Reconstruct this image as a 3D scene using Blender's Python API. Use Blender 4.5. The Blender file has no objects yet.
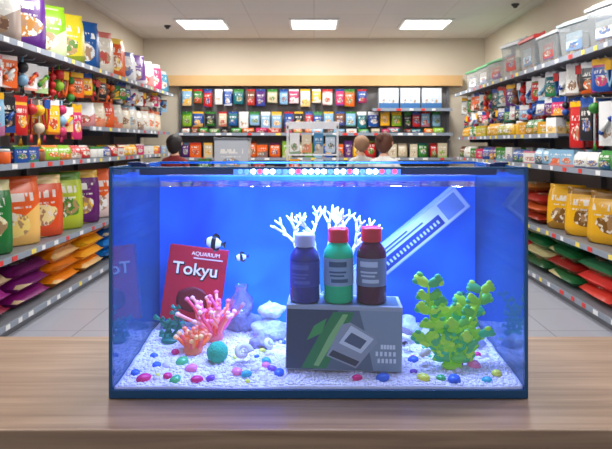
import bpy, bmesh, math, random
from mathutils import Matrix, Vector, Euler, noise
random.seed(7)
S = bpy.context.scene
try:
    S.view_settings.view_transform = 'Standard'
except Exception as e:
    print(e)

def lin(c):
    return tuple((x/12.92 if x <= .04045 else ((x+.055)/1.055)**2.4) for x in c)
def rgb(r, g, b):
    return lin((r/255, g/255, b/255))

# ------------------------------------------------------------------ materials
def new_mat(name):
    m = bpy.data.materials.new(name); m.use_nodes = True
    nt = m.node_tree; b = nt.nodes['Principled BSDF']
    return m, nt, b
def simple(name, col, rough=.5, metal=0, emis=0, ecol=None, bump=0, bscale=40, var=0):
    m, nt, b = new_mat(name)
    b.inputs['Base Color'].default_value = (*col, 1)
    b.inputs['Roughness'].default_value = rough
    b.inputs['Metallic'].default_value = metal
    if emis:
        b.inputs['Emission Color'].default_value = (*(ecol or col), 1)
        b.inputs['Emission Strength'].default_value = emis
    if bump or var:
        tc = nt.nodes.new('ShaderNodeTexCoord'); n = nt.nodes.new('ShaderNodeTexNoise')
        n.inputs['Scale'].default_value = bscale; n.inputs['Detail'].default_value = 4
        nt.links.new(tc.outputs['Object'], n.inputs['Vector'])
        if bump:
            bp = nt.nodes.new('ShaderNodeBump'); bp.inputs['Strength'].default_value = bump
            bp.inputs['Distance'].default_value = .01
            nt.links.new(n.outputs['Fac'], bp.inputs['Height']); nt.links.new(bp.outputs['Normal'], b.inputs['Normal'])
        if var:
            mr = nt.nodes.new('ShaderNodeMapRange'); mr.inputs['To Min'].default_value = 1-var; mr.inputs['To Max'].default_value = 1+var
            mx = nt.nodes.new('ShaderNodeVectorMath'); mx.operation = 'SCALE'
            mx.inputs[0].default_value = col
            nt.links.new(n.outputs['Fac'], mr.inputs['Value']); nt.links.new(mr.outputs['Result'], mx.inputs['Scale'])
            nt.links.new(mx.outputs['Vector'], b.inputs['Base Color'])
    return m

def M_(nt, op, a, b=None, c=None):
    n = nt.nodes.new('ShaderNodeMath'); n.operation = op
    for i, x in enumerate((a, b, c)):
        if x is None: continue
        if isinstance(x, (int, float)): n.inputs[i].default_value = x
        else: nt.links.new(x, n.inputs[i])
    return n.outputs[0]
def mixc(nt, f, a, b):
    n = nt.nodes.new('ShaderNodeMix'); n.data_type = 'RGBA'
    for k, x in ((0, f), (6, a), (7, b)):
        if isinstance(x, (int, float)): n.inputs[k].default_value = x
        elif isinstance(x, tuple): n.inputs[k].default_value = (*x, 1)
        else: nt.links.new(x, n.inputs[k])
    return n.outputs[2]

def make_print():
    m, nt, b = new_mat('printed_packaging')
    A = nt.nodes.new('ShaderNodeAttribute'); A.attribute_name = 'ca'
    B = nt.nodes.new('ShaderNodeAttribute'); B.attribute_name = 'cb'
    U = nt.nodes.new('ShaderNodeUVMap'); U.uv_map = 'UVMap'; sp = nt.nodes.new('ShaderNodeSeparateXYZ')
    nt.links.new(U.outputs[0], sp.inputs[0]); u, v = sp.outputs[0], sp.outputs[1]
    seed = B.outputs['Alpha']
    def inr(x, lo, hi):
        return M_(nt, 'MULTIPLY', M_(nt, 'GREATER_THAN', x, lo), M_(nt, 'LESS_THAN', x, hi))
    cv = nt.nodes.new('ShaderNodeCombineXYZ')
    nt.links.new(u, cv.inputs[0]); nt.links.new(v, cv.inputs[1]); nt.links.new(M_(nt, 'MULTIPLY', seed, 37.), cv.inputs[2])
    def noi(sx, sy, det=2):
        mp = nt.nodes.new('ShaderNodeVectorMath'); mp.operation = 'MULTIPLY'; mp.inputs[1].default_value = (sx, sy, 1)
        nt.links.new(cv.outputs[0], mp.inputs[0])
        n = nt.nodes.new('ShaderNodeTexNoise'); n.inputs['Scale'].default_value = 1; n.inputs['Detail'].default_value = det
        nt.links.new(mp.outputs[0], n.inputs['Vector']); return n.outputs['Fac']
    front = M_(nt, 'GREATER_THAN', u, -.5)
    slope = M_(nt, 'ADD', v, M_(nt, 'MULTIPLY', M_(nt, 'SUBTRACT', seed, .5), M_(nt, 'MULTIPLY', u, 1.1)))
    low = M_(nt, 'MULTIPLY', front, M_(nt, 'LESS_THAN', slope, .10))
    c = mixc(nt, M_(nt, 'MULTIPLY', low, .7), A.outputs['Color'], B.outputs['Color'])
    topb = M_(nt, 'MULTIPLY', M_(nt, 'GREATER_THAN', v, .86), M_(nt, 'GREATER_THAN', seed, .55))
    c = mixc(nt, M_(nt, 'MULTIPLY', topb, .8), c, B.outputs['Color'])
    cy = M_(nt, 'ADD', .30, M_(nt, 'MULTIPLY', seed, .10)); cx = M_(nt, 'ADD', .42, M_(nt, 'MULTIPLY', seed, .16))
    e = M_(nt, 'ADD', M_(nt, 'POWER', M_(nt, 'DIVIDE', M_(nt, 'SUBTRACT', u, cx), .32), 2), M_(nt, 'POWER', M_(nt, 'DIVIDE', M_(nt, 'SUBTRACT', v, cy), .17), 2))
    e = M_(nt, 'ADD', e, M_(nt, 'MULTIPLY', M_(nt, 'SUBTRACT', noi(4, 4, 2), .5), 1.8))
    oval = M_(nt, 'LESS_THAN', e, 1.)
    pic = mixc(nt, M_(nt, 'GREATER_THAN', noi(6, 6, 2), .52), B.outputs['Color'], (.38, .22, .11))
    pic = mixc(nt, M_(nt, 'GREATER_THAN', noi(9, 9, 2), .58), pic, (.85, .80, .7))
    c = mixc(nt, M_(nt, 'MULTIPLY', oval, M_(nt, 'MULTIPLY', front, .9)), c, pic)
    band = M_(nt, 'MULTIPLY', inr(v, .64, .76), inr(u, .14, .86))
    let = M_(nt, 'GREATER_THAN', noi(16, 5, 0), .49)
    c = mixc(nt, M_(nt, 'MULTIPLY', M_(nt, 'MULTIPLY', band, let), .85), c, (.85, .83, .78))
    b2 = M_(nt, 'MULTIPLY', inr(v, .54, .57), inr(u, .2, .8))
    c = mixc(nt, M_(nt, 'MULTIPLY', M_(nt, 'MULTIPLY', b2, M_(nt, 'GREATER_THAN', noi(26, 3, 0), .46)), .7), c, (.88, .86, .8))
    nt.links.new(c, b.inputs['Base Color']); b.inputs['Roughness'].default_value = .33
    return m
PRINT = make_print()
def make_vcol(name='coloured_plastic', rough=.45, emis=0):
    m, nt, b = new_mat(name)
    A = nt.nodes.new('ShaderNodeAttribute'); A.attribute_name = 'ca'
    nt.links.new(A.outputs['Color'], b.inputs['Base Color']); b.inputs['Roughness'].default_value = rough
    if emis:
        nt.links.new(A.outputs['Color'], b.inputs['Emission Color']); b.inputs['Emission Strength'].default_value = emis
    return m
VCOL = make_vcol()

def glassy(name, tint, gl=.06, diff=0., dcol=(0, 0, 0), rough=0.0, fres=True):
    m = bpy.data.materials.new(name); m.use_nodes = True; nt = m.node_tree; nt.nodes.clear()
    o = nt.nodes.new('ShaderNodeOutputMaterial'); t = nt.nodes.new('ShaderNodeBsdfTransparent'); t.inputs[0].default_value = (*tint, 1)
    g = nt.nodes.new('ShaderNodeBsdfGlossy'); g.inputs['Roughness'].default_value = rough
    base = t.outputs[0]
    if diff:
        d = nt.nodes.new('ShaderNodeBsdfDiffuse'); d.inputs[0].default_value = (*dcol, 1)
        mx = nt.nodes.new('ShaderNodeMixShader'); mx.inputs[0].default_value = diff
        nt.links.new(base, mx.inputs[1]); nt.links.new(d.outputs[0], mx.inputs[2]); base = mx.outputs[0]
    mx = nt.nodes.new('ShaderNodeMixShader')
    if fres:
        lw = nt.nodes.new('ShaderNodeLayerWeight'); lw.inputs[0].default_value = .25
        nt.links.new(M_(nt, 'ADD', M_(nt, 'MULTIPLY', lw.outputs['Fresnel'], .6), gl), mx.inputs[0])
    else: mx.inputs[0].default_value = gl
    nt.links.new(base, mx.inputs[1]); nt.links.new(g.outputs[0], mx.inputs[2])
    nt.links.new(mx.outputs[0], o.inputs[0]); return m

# ------------------------------------------------------------------ mesh builder
def ico(sub):
    bm = bmesh.new(); bmesh.ops.create_icosphere(bm, subdivisions=sub, radius=1)
    r = ([v.co.copy() for v in bm.verts], [[v.index for v in f.verts] for f in bm.faces]); bm.free(); return r
ICO1, ICO2, ICO3 = ico(1), ico(2), ico(3)
WHITE = (.8, .8, .8)
class MB:
    def __init__(s): s.v = []; s.f = []; s.uv = []; s.ca = []; s.cb = []; s.mi = []; s.sm = []
    def add(s, vs, fs, M=None, ca=WHITE, cb=WHITE, uvs=None, mi=0, seed=0., smooth=True):
        o = len(s.v)
        s.v += [tuple(M @ Vector(v)) if M else tuple(v) for v in vs]
        for k, f in enumerate(fs):
            s.f.append([i+o for i in f]); n = len(f)
            s.uv.append(uvs[k] if uvs and uvs[k] else [(-1, -1)]*n)
            s.ca.append((*ca, 1)); s.cb.append((*cb, seed)); s.mi.append(mi); s.sm.append(smooth)
    def box(s, c, d, M=None, ca=WHITE, cb=WHITE, mi=0, seed=0., uv=False):
        x, y, z = (q/2 for q in d); cx, cy, cz = c
        vs = [(cx+i*x, cy+j*y, cz+k*z) for i in (-1, 1) for j in (-1, 1) for k in (-1, 1)]
        fs = [(0, 4, 5, 1), (6, 2, 3, 7), (2, 0, 1, 3), (4, 6, 7, 5), (1, 5, 7, 3), (2, 6, 4, 0)]
        q = [(0, 0), (1, 0), (1, 1), (0, 1)]
        s.add(vs, fs, M, ca, cb, [q, q, q, q, None, None] if uv else None, mi, seed, False)
    def ell(s, c, r, M=None, ca=WHITE, mi=0, I=ICO2, R=None):
        vs = []
        for v in I[0]:
            p = Vector((v.x*r[0], v.y*r[1], v.z*r[2]))
            if R is not None: p = R @ p
            vs.append(p+Vector(c))
        s.add(vs, I[1], M, ca, ca, None, mi)
    def lathe(s, prof, n=16, M=None, ca=WHITE, cb=WHITE, mi=0, cap=True, seed=0.):
        vs = []; fs = []
        for (r, z) in prof:
            for i in range(n):
                a = 2*math.pi*i/n; vs.append((r*math.cos(a), r*math.sin(a), z))
        for k in range(len(prof)-1):
            for i in range(n):
                j = (i+1) % n; fs.append((k*n+i, k*n+j, (k+1)*n+j, (k+1)*n+i))
        if cap:
            fs.append(tuple(range(n))[::-1]); fs.append(tuple(range((len(prof)-1)*n, len(prof)*n)))
        s.add(vs, fs, M, ca, cb, None, mi, seed)
    def tube(s, pts, rad, n=8, M=None, ca=WHITE, mi=0, flat=1.):
        pts = [Vector(p) for p in pts]; vs = []; fs = []
        up = Vector((.13, .9, .2)).normalized()
        for k, p in enumerate(pts):
            t = (pts[min(k+1, len(pts)-1)]-pts[max(k-1, 0)]).normalized()
            a = t.cross(up).normalized(); b = t.cross(a).normalized()
            for i in range(n):
                th = 2*math.pi*i/n; vs.append(p+a*math.cos(th)*rad[k]+b*math.sin(th)*rad[k]*flat)
        for k in range(len(pts)-1):
            for i in range(n):
                j = (i+1) % n; fs.append((k*n+i, k*n+j, (k+1)*n+j, (k+1)*n+i))
        fs.append(tuple(range(n))[::-1]); fs.append(tuple(range((len(pts)-1)*n, len(pts)*n)))
        s.add(vs, fs, M, ca, ca, None, mi)
    def bag(s, M, w, h, t, ca, cb, seed=None):
        seed = random.random() if seed is None else seed
        zf = [0, .03, .2, .45, .68, .82, .91, .93, 1.]; tp = [.8, 1, 1.08, 1.05, .9, .6, .12, .07, .06]; wp = [.95, 1, 1.01, 1, .99, .98, .98, 1., 1.]
        nx = 7; vs = []; fs = []; uvs = []; ph = random.uniform(0, 6)
        for z, tt, ww in zip(zf, tp, wp):
            for side in (0, 1):
                for i in range(nx):
                    q = i/(nx-1)*2-1
                    if side: q = -q
                    th = t/2*tt*(1-.32*q**4)*(1+.05*math.sin(q*3+z*5+ph))
                    vs.append((q*w/2*ww, (-th if side == 0 else th), z*h))
        R = 2*nx
        for k in range(len(zf)-1):
            for i in range(R):
                j = (i+1) % R; fs.append((k*R+i, k*R+j, (k+1)*R+j, (k+1)*R+i))
                if (i % nx) < nx-1:
                    a = (i % nx)/(nx-1); b = (i % nx+1)/(nx-1)
                    uvs.append([(a, zf[k]), (b, zf[k]), (b, zf[k+1]), (a, zf[k+1])])
                else: uvs.append(None)
        fs.append(tuple(range(R))[::-1]); uvs.append(None)
        fs.append(tuple(range((len(zf)-1)*R, len(zf)*R))); uvs.append(None)
        s.add(vs, fs, M, ca, cb, uvs, 0, seed)
    def sack(s, M, L, W, T, ca, cb):
        n = 11; m = 7; vs = []; fs = []; uvs = []; seed = random.random(); ph = random.uniform(0, 6)
        for sg in (1, -1):
            for j in range(m):
                for i in range(n):
                    a = i/(n-1)*2-1; b = j/(m-1)*2-1
                    z = sg*T/2*max(0, 1-abs(a)**9)**.45*max(0, 1-abs(b)**6)**.5
                    if abs(a) < .95 and abs(b) < .95: z += .003*math.sin(a*4+b*3+ph)
                    vs.append((a*L/2*(1-.04*b*b), b*W/2*(1-.04*a*a), T/2+z))
        for sgi in (0, 1):
            o = sgi*n*m
            for j in range(m-1):
                for i in range(n-1):
                    f = (o+j*n+i, o+j*n+i+1, o+(j+1)*n+i+1, o+(j+1)*n+i)
                    uv = [(i/(n-1), j/(m-1)), ((i+1)/(n-1), j/(m-1)), ((i+1)/(n-1), (j+1)/(m-1)), (i/(n-1), (j+1)/(m-1))]
                    if sgi: f = f[::-1]; uv = uv[::-1]
                    fs.append(f); uvs.append(uv)
        s.add(vs, fs, M, ca, cb, uvs, 0, seed)
    def obj(s, name, mats, parent=None, bevel=0):
        me = bpy.data.meshes.new(name); me.from_pydata(s.v, [], s.f)
        fu = []; fa = []; fb = []
        for f, uv, a, b in zip(s.f, s.uv, s.ca, s.cb):
            for q in uv: fu += q
            fa += a*len(f); fb += b*len(f)
        me.color_attributes.new('ca', 'FLOAT_COLOR', 'CORNER'); me.color_attributes.new('cb', 'FLOAT_COLOR', 'CORNER'); me.uv_layers.new(name='UVMap')
        me.color_attributes['ca'].data.foreach_set('color', fa)
        me.color_attributes['cb'].data.foreach_set('color', fb)
        uvd = me.uv_layers['UVMap'].data
        uvd.foreach_set('uv', fu)
        me.polygons.foreach_set('material_index', s.mi); me.polygons.foreach_set('use_smooth', s.sm)
        for m in mats: me.materials.append(m)
        me.update()
        ob = bpy.data.objects.new(name, me); S.collection.objects.link(ob)
        if parent: ob.parent = parent
        if bevel:
            md = ob.modifiers.new('bevel', 'BEVEL'); md.width = bevel; md.segments = 2; md.limit_method = 'ANGLE'
        return ob
def empty(name, loc=(0, 0, 0)):
    e = bpy.data.objects.new(name, None); S.collection.objects.link(e); e.location = loc; e.empty_display_size = .1; return e
def T(x, y, z, rz=0, rx=0, ry=0):
    return Matrix.Translation((x, y, z)) @ Euler((math.radians(rx), math.radians(ry), math.radians(rz)), 'XYZ').to_matrix().to_4x4()

# ------------------------------------------------------------------ camera
EYE = 1.439
cd = bpy.data.cameras.new('camera'); cam = bpy.data.objects.new('camera', cd); S.collection.objects.link(cam)
cam.location = (0, 0, EYE); cam.rotation_euler = (math.pi/2, 0, 0)
cd.sensor_width = 36; cd.sensor_fit = 'HORIZONTAL'; cd.lens = 600*36/612
cd.shift_x = -8/612; cd.shift_y = -81.5/612
cd.dof.use_dof = True; cd.dof.focus_distance = 1.25; cd.dof.aperture_fstop = 18
S.camera = cam

# ------------------------------------------------------------------ room
XW = 2.87; YB = 10.1; ZC = 3.2
def tiled(name, col, line, sx, sy, rough, lw=.012):
    m, nt, b = new_mat(name)
    tc = nt.nodes.new('ShaderNodeTexCoord'); br = nt.nodes.new('ShaderNodeTexBrick')
    br.offset = 0; br.inputs['Color1'].default_value = (*col, 1); br.inputs['Color2'].default_value = (*[c*.96 for c in col], 1)
    br.inputs['Mortar'].default_value = (*line, 1); br.inputs['Scale'].default_value = 1
    br.inputs['Brick Width'].default_value = sx; br.inputs['Row Height'].default_value = sy; br.inputs['Mortar Size'].default_value = lw
    nt.links.new(tc.outputs['Object'], br.inputs['Vector']); nt.links.new(br.outputs['Color'], b.inputs['Base Color'])
    b.inputs['Roughness'].default_value = rough; return m
def slab(name, c, d, mat, parent=None, bevel=0):
    b = MB(); b.box((0, 0, 0), d); o = b.obj(name, [mat], parent, bevel); o.location = c; return o
wallm = simple('beige_wall_paint', rgb(214, 203, 184), .8, var=.03, bscale=3)
slab('floor', (0, 4.6, -.05), (2*XW+.2, 12, .1), tiled('floor_tiles', rgb(170, 172, 184), rgb(145, 145, 154), .6, .6, .25, .006))
slab('ceiling', (0, 4.6, ZC+.05), (2*XW+.2, 12, .1), tiled('ceiling_tiles', rgb(228, 223, 215), rgb(212, 206, 196), .9, .9, .9, .008))
slab('wall_left', (-XW-.05, 4.6, ZC/2), (.1, 12, ZC), wallm)
slab('wall_right', (XW+.05, 4.6, ZC/2), (.1, 12, ZC), wallm)
slab('wall_back', (0, YB+.05, ZC/2), (2*XW, .1, ZC), wallm)
slab('trim_1', (0, YB-.10, 2.47), (4.9, .2, .17), simple('wood_fascia', rgb(205, 165, 112), .5, var=.08, bscale=6))

panelm = simple('light_diffuser', (1, 1, 1), .5, emis=4, ecol=(1, .98, .93))
framem = simple('white_metal', (.8, .8, .78), .4)
for yy in (1.6, 5.2, 8.83):  # the two nearer rows are out of view, added for illumination
    for xx in (-1.63, 0, 1.63):
        e = empty('ceiling_light_panel', (xx, yy, ZC))
        b = MB(); b.box((0, 0, -.012), (.72, .72, .022)); b.obj('frame', [framem], e)
        b = MB(); b.box((0, 0, -.026), (.64, .64, .008)); b.obj('diffuser', [panelm], e)
        l = bpy.data.lights.new('lamp', 'AREA'); l.shape = 'SQUARE'; l.size = .62; l.energy = 37 if yy > 2 else 24; l.color = (1, .985, .96)
        lo = bpy.data.objects.new('lamp', l); S.collection.objects.link(lo); lo.parent = e; lo.location = (0, 0, -.035)
for xx, yy in ((-2.2, 9.0), (2.55, 7.6)):
    b = MB(); b.lathe([(.05, 0), (.05, -.015), (.03, -.03), (.02, -.05)], 14, ca=rgb(60, 58, 55)); o = b.obj('smoke_detector', [VCOL]); o.location = (xx, yy, ZC)
w = bpy.data.worlds.new('world'); S.world = w; w.use_nodes = True
w.node_tree.nodes['Background'].inputs[0].default_value = (.95, .97, 1, 1); w.node_tree.nodes['Background'].inputs[1].default_value = .50

# ------------------------------------------------------------------ counter
def wood():
    m, nt, b = new_mat('counter_wood')
    tc = nt.nodes.new('ShaderNodeTexCoord'); mp = nt.nodes.new('ShaderNodeMapping'); mp.inputs['Scale'].default_value = (1.2, 22, 22)
    nt.links.new(tc.outputs['Object'], mp.inputs[0])
    n = nt.nodes.new('ShaderNodeTexNoise'); n.inputs['Scale'].default_value = 2; n.inputs['Detail'].default_value = 8; n.inputs['Distortion'].default_value = .6
    nt.links.new(mp.outputs[0], n.inputs['Vector'])
    r = nt.nodes.new('ShaderNodeValToRGB'); r.color_ramp.elements[0].position = .3; r.color_ramp.elements[0].color = (*rgb(128, 101, 81), 1)
    r.color_ramp.elements[1].position = .7; r.color_ramp.elements[1].color = (*rgb(166, 138, 114), 1)
    nt.links.new(n.outputs['Fac'], r.inputs[0]); nt.links.new(r.outputs[0], b.inputs['Base Color']); b.inputs['Roughness'].default_value = .45
    return m
WOOD = wood()
ct = empty('wooden_counter', (0, 0, 0))
b = MB(); b.box((0, 1.27, .93), (2.6, .496, .04)); b.obj('top', [WOOD], ct, .003)
b = MB(); b.box((0, 1.28, .455), (2.5, .44, .91)); b.obj('base', [simple('counter_base_laminate', rgb(120, 90, 66), .5, var=.1, bscale=8)], ct, .003)

# ------------------------------------------------------------------ palettes
C = rgb
PAL = [C(*c) for c in [(190, 25, 25), (228, 95, 15), (240, 180, 15), (45, 125, 40), (15, 70, 150), (85, 25, 110), (215, 215, 210), (205, 190, 160), (115, 65, 35), (10, 100, 110), (200, 40, 100), (25, 25, 32), (130, 175, 35), (130, 175, 205)]]
WARM = [PAL[i] for i in (0, 1, 2, 0, 10, 6, 7, 1, 4, 8, 2, 3, 0, 11, 6, 13, 12)]
COOL = [PAL[i] for i in (0, 4, 9, 6, 11, 2, 13, 8, 10, 3, 0, 6, 1, 4, 11, 5)]
def pick(p=PAL): return random.choice(p)
shelf_m = simple('grey_shelf_metal', rgb(118, 121, 128), .4, .2)
def peg():
    m, nt, b = new_mat('pegboard')
    tc = nt.nodes.new('ShaderNodeTexCoord'); v = nt.nodes.new('ShaderNodeTexVoronoi'); v.inputs['Scale'].default_value = 26; v.inputs['Randomness'].default_value = 0
    nt.links.new(tc.outputs['Object'], v.inputs['Vector'])
    nt.links.new(mixc(nt, M_(nt, 'LESS_THAN', v.outputs['Distance'], .18), rgb(128, 124, 122), rgb(55, 52, 52)), b.inputs['Base Color']); b.inputs['Roughness'].default_value = .6; return m
peg_m = peg()

def shelving(name, M, length, shelves, top, depth, sec=1.3):
    """local: x along run (0..length), y depth (0 = front edge, + to back), z up"""
    e = empty(name)
    b = MB(); b.box((length/2, depth-.01, top/2), (length, .02, top), M); b.obj('back_panel', [peg_m], e)
    b = MB()
    n = round(length/sec)
    for i in range(n+1):
        b.box((min(max(i*length/n, .02), length-.02), depth-.045, top/2), (.04, .05, top), M)
    for (z, x0, x1, dd) in shelves:
        b.box(((x0+x1)/2, depth-.03-dd/2, z-.012), (x1-x0, dd, .024), M)
        for i in range(n+1):
            xx = i*length/n
            if x0-.1 <= xx <= x1+.1:
                b.box((min(max(xx, .025), length-.025), depth-.06-dd*.3, z-.05), (.012, dd*.6, .07), M)
    b.box((length/2, .05, .04), (length, .02, .08), M)
    b.obj('frame', [shelf_m], e)
    b = MB()
    for (z, x0, x1, dd) in shelves:
        yf = depth-.03-dd
        b.box(((x0+x1)/2, yf-.006, z-.018), (x1-x0, .012, .046), M, ca=rgb(138, 148, 162))
        x = x0+.1
        while x < x1-.1:
            b.box((x, yf-.014, z-.018), (random.choice((.06, .08)), .003, .036), M, ca=random.choice((WHITE, WHITE, rgb(240, 215, 90), rgb(215, 50, 40), rgb(225, 225, 225))))
            x += random.uniform(.16, .34)
    b.obj('price_rails', [VCOL], e)
    return e
Y0, Y1 = 3.3, 9.62
ML = Matrix.Translation((-2.25, Y0, 0)) @ Matrix.Rotation(math.radians(90), 4, 'Z')   # x-> +Y, y-> -X
MR = Matrix.Translation((2.25, Y1, 0)) @ Matrix.Rotation(math.radians(-90), 4, 'Z')  # x-> -Y, y-> +X
Ln = Y1-Y0; DP = .6
shelving('shelving_unit', ML, Ln, [(2.215, 0, Ln, .56), (1.61, 2.9, Ln, .50), (1.28, 0, Ln, .56), (.59, 0, Ln, .56), (.11, 0, Ln, .57)], 2.3, DP)
shelving('shelving_unit', MR, Ln, [(2.215, 0, Ln, .56), (1.53, 0, Ln-2.4, .50), (1.22, 0, Ln, .56), (.59, 0, Ln, .56), (.11, 0, Ln, .57)], 2.3, DP)
MBK = Matrix.Translation((-2.25, YB-.45, 0))
shelving('shelving_unit', MBK, 4.5, [(2.0, 3.2, 4.5, .3), (1.6, 0, 4.5, .32), (1.2, 0, 4.5, .38), (.75, 0, 4.5, .38), (.15, 0, 4.5, .41)], 2.38, .43, 1.1)

def SP(side, off, y, z, tw=0):
    return T(side*(2.25+off), y, z, (90-tw) if side < 0 else (-90+tw))
def bagobj(M, w, h, t, ca, cb):
    b = MB(); b.bag(Matrix.Identity(4), w, h, t, ca, cb); o = b.obj('pet_food_bag', [PRINT]); o.matrix_world = M; return o
top = [(C(60,80,110),C(200,200,200)), (C(150,160,175),C(70,90,50)), (C(215,212,205),C(110,70,45)), (C(80,25,115),C(190,130,40)), (C(120,165,25),C(220,225,190)), (C(205,185,35),C(60,120,40)),
       (C(15,75,140),C(210,215,220)), (C(215,205,190),C(190,40,25)), (C(215,85,25),C(240,210,90)), (C(210,212,218),C(40,70,150)), (C(95,35,130),C(220,220,220)), (C(220,220,220),C(200,40,40)), (C(190,50,100),C(225,225,225)), (C(70,140,170),C(225,225,225))]
y = 3.75
for i, (a, c_) in enumerate(top):
    h = random.uniform(.46, .56) if i < 9 else random.uniform(.36, .46)
    bagobj(SP(-1, .24, y, 2.216, random.uniform(36, 44)), .40, h, .15, a, c_); y += .44
row = [(C(190,40,40),C(240,200,80)), (C(15,110,35),C(230,210,150)), (C(15,115,45),C(240,225,170)), (C(228,90,20),C(245,215,120)), (C(218,75,20),C(240,225,160)), (C(175,190,40),C(40,120,40)), (C(95,20,100),C(235,190,60)), (C(222,90,20),C(235,235,235)), (C(225,85,30),C(230,180,160)), (C(180,40,110),C(230,220,220)), (C(215,170,30),C(190,40,30)), (C(30,85,160),C(230,230,230)), (C(190,40,40),C(240,230,200))]
y = 3.55
for i, (a, c_) in enumerate(row):
    bagobj(SP(-1, .24, y, .592, random.uniform(34, 42)), .42, random.uniform(.52, .58), .16, a, c_); y += .465
def stack(side, y, cols, W=.46, L=.62, z=.112, Tt=.115, off=.30):
    zz = z
    for c_ in cols:
        c2 = random.choice((tuple(min(1, q*1.9+.02) for q in c_), tuple(q*.5 for q in c_), C(225,205,150)))
        b = MB(); b.sack(Matrix.Identity(4), L, W, Tt, c_, c2); o = b.obj('pet_food_sack', [PRINT])
        o.matrix_world = SP(side, off, y, zz, random.uniform(-2, 2)); zz += Tt*.99
Pp, Oo, Bb, Gg, Rr, Yy = C(125,20,105), C(228,130,15), C(20,105,180), C(25,95,50), C(178,30,25), C(232,170,20)
for y, cols in ((3.65, [Rr]*4), (4.33, [C(160,40,70), Pp, C(140,25,115)]), (5.01, [Pp, C(110,20,100), Pp]), (5.69, [Oo, C(215,115,15), Oo, Oo]), (6.37, [Oo, C(230,140,25), Yy, Oo]), (7.05, [Bb, Bb, C(15,85,160), Bb]), (7.73, [Bb, C(50,130,190), Bb]), (8.41, [Rr, Rr, Rr]), (9.09, [Yy, Gg, Yy])):
    stack(-1, y, cols, L=.60)
for y, cols in ((3.65, [Rr]*3), (4.33, [Rr, C(180,40,30), Rr]), (5.01, [C(165,40,25), Rr, C(30,90,55)]), (5.69, [Gg, Rr, Gg, C(20,80,50)]), (6.37, [Gg, C(20,85,55), C(15,95,50), Gg]), (7.05, [Gg, Rr, Gg, Rr]), (7.73, [C(160,90,40), Rr, Gg]), (8.41, [Yy, Rr, Rr]), (9.09, [Bb, Rr, Rr])):
    stack(1, y, cols, L=.60)
y = 3.65
for i in range(2):
    bagobj(SP(1, .24, y, .592, 35), .38, .48, .15, C(10,120,130), C(230,230,230)); y += .46
for i in range(4):
    bagobj(SP(1, .24, y, .592, random.uniform(30, 40)), .38, .44, .16, random.choice((C(235,175,10), C(225,160,15))), C(110,70,25)); y += .44
for k in range(3):
    stack(1, y+.12, [C(165,50,25), C(185,85,35), C(160,35,25), C(195,125,60)][:random.choice((3, 4))], z=.592, Tt=.10, L=.50); y += .56
for i in range(3):
    bagobj(SP(1, .22, y, .592, 30), .3, .4, .14, pick(COOL), pick()); y += .38

# hanging merchandise
def hanging(side, zs, y0, y1, pal, name):
    b = MB()
    for z, hmin, hmax in zs:
        y = y0
        while y < y1:
            kind = random.random(); w = random.uniform(.13, .2); h = random.uniform(hmin, hmax); base = pick(pal); c2 = pick(pal)
            zz = z+random.uniform(-.02, .02); hd = pick((WHITE, PAL[4], PAL[0], PAL[2]))
            b.tube([(side*2.82, y, zz+.03), (side*2.37, y, zz+.03), (side*2.35, y, zz+.045)], [.004]*3, 5, ca=rgb(190, 190, 190), mi=1)
            for off in (.14, .30):
                M = SP(side, off, y, zz-h, random.uniform(16, 34)); ca = base
                if kind < .40:
                    b.bag(M, w, h, .035, ca, c2); b.box((0, 0, h+.012), (w, .006, .05), M, ca=hd)
                elif kind < .62:
                    n = random.choice((1, 2, 2, 3)); r = min(.05, h*.42/n+.005)
                    M2 = SP(side, off, y, zz)
                    b.tube([(0, 0, .03), (0, 0, -h)], [.009, .009], 6, M2, ca=c2, mi=1)
                    for q in range(n):
                        b.ell((0, 0, -.06-q*h/n), (r, r, r), M2, ca=(base if q % 2 == 0 else c2), mi=1)
                    for dx in (-.03, 0, .03):
                        b.tube([(0, 0, -h+.01), (dx, 0, -h-.06)], [.009, .005], 5, M2, ca=ca, mi=1)
                    w = .1
                elif kind < .80:
                    b.box((0, 0, h/2), (w*.9, .004, h), M, ca=pick((WHITE, ca)), cb=c2, seed=random.random(), uv=True)
                    b.tube([(-w*.25, -.02, h*.3), (w*.25, -.02, h*.6)], [.016, .016], 6, M, ca=c2, mi=1)
                    for ex, ez in ((-.25, .3), (.25, .6)):
                        b.ell((w*ex, -.02, h*ez), (.026, .02, .026), M, ca=ca, mi=1, I=ICO1)
                else:
                    M2 = SP(side, off, y, zz, 20); pts = [(math.sin(t/9*math.pi)*.03, 0, .02-t/9*h*1.1) for t in range(10)]
                    b.tube(pts, [.012]*10, 6, M2, ca=ca, mi=1, flat=.5)
                    pts = [(-math.sin(t/9*math.pi)*.03, 0.01, .02-t/9*h*1.1) for t in range(10)]
                    b.tube(pts, [.012]*10, 6, M2, ca=ca, mi=1, flat=.5); b.box((0, -.012, -.03), (.07, .004, .08), M2, ca=hd, mi=1); w = .08
            y += w+.045
    return b.obj(name, [PRINT, VCOL])
hanging(-1, [(2.12, .2, .26), (1.80, .24, .34)], 3.5, 6.1, WARM, 'hanging_pet_toys')
hanging(-1, [(2.14, .16, .2)], 6.25, 9.5, WARM, 'hanging_pet_toys')
hanging(1, [(2.12, .2, .26), (1.80, .28, .4)], 3.5, 5.6, COOL, 'hanging_pet_accessories')
hanging(1, [(2.12, .2, .24), (1.85, .12, .15)], 5.7, 9.5, COOL, 'hanging_pet_accessories')

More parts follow.
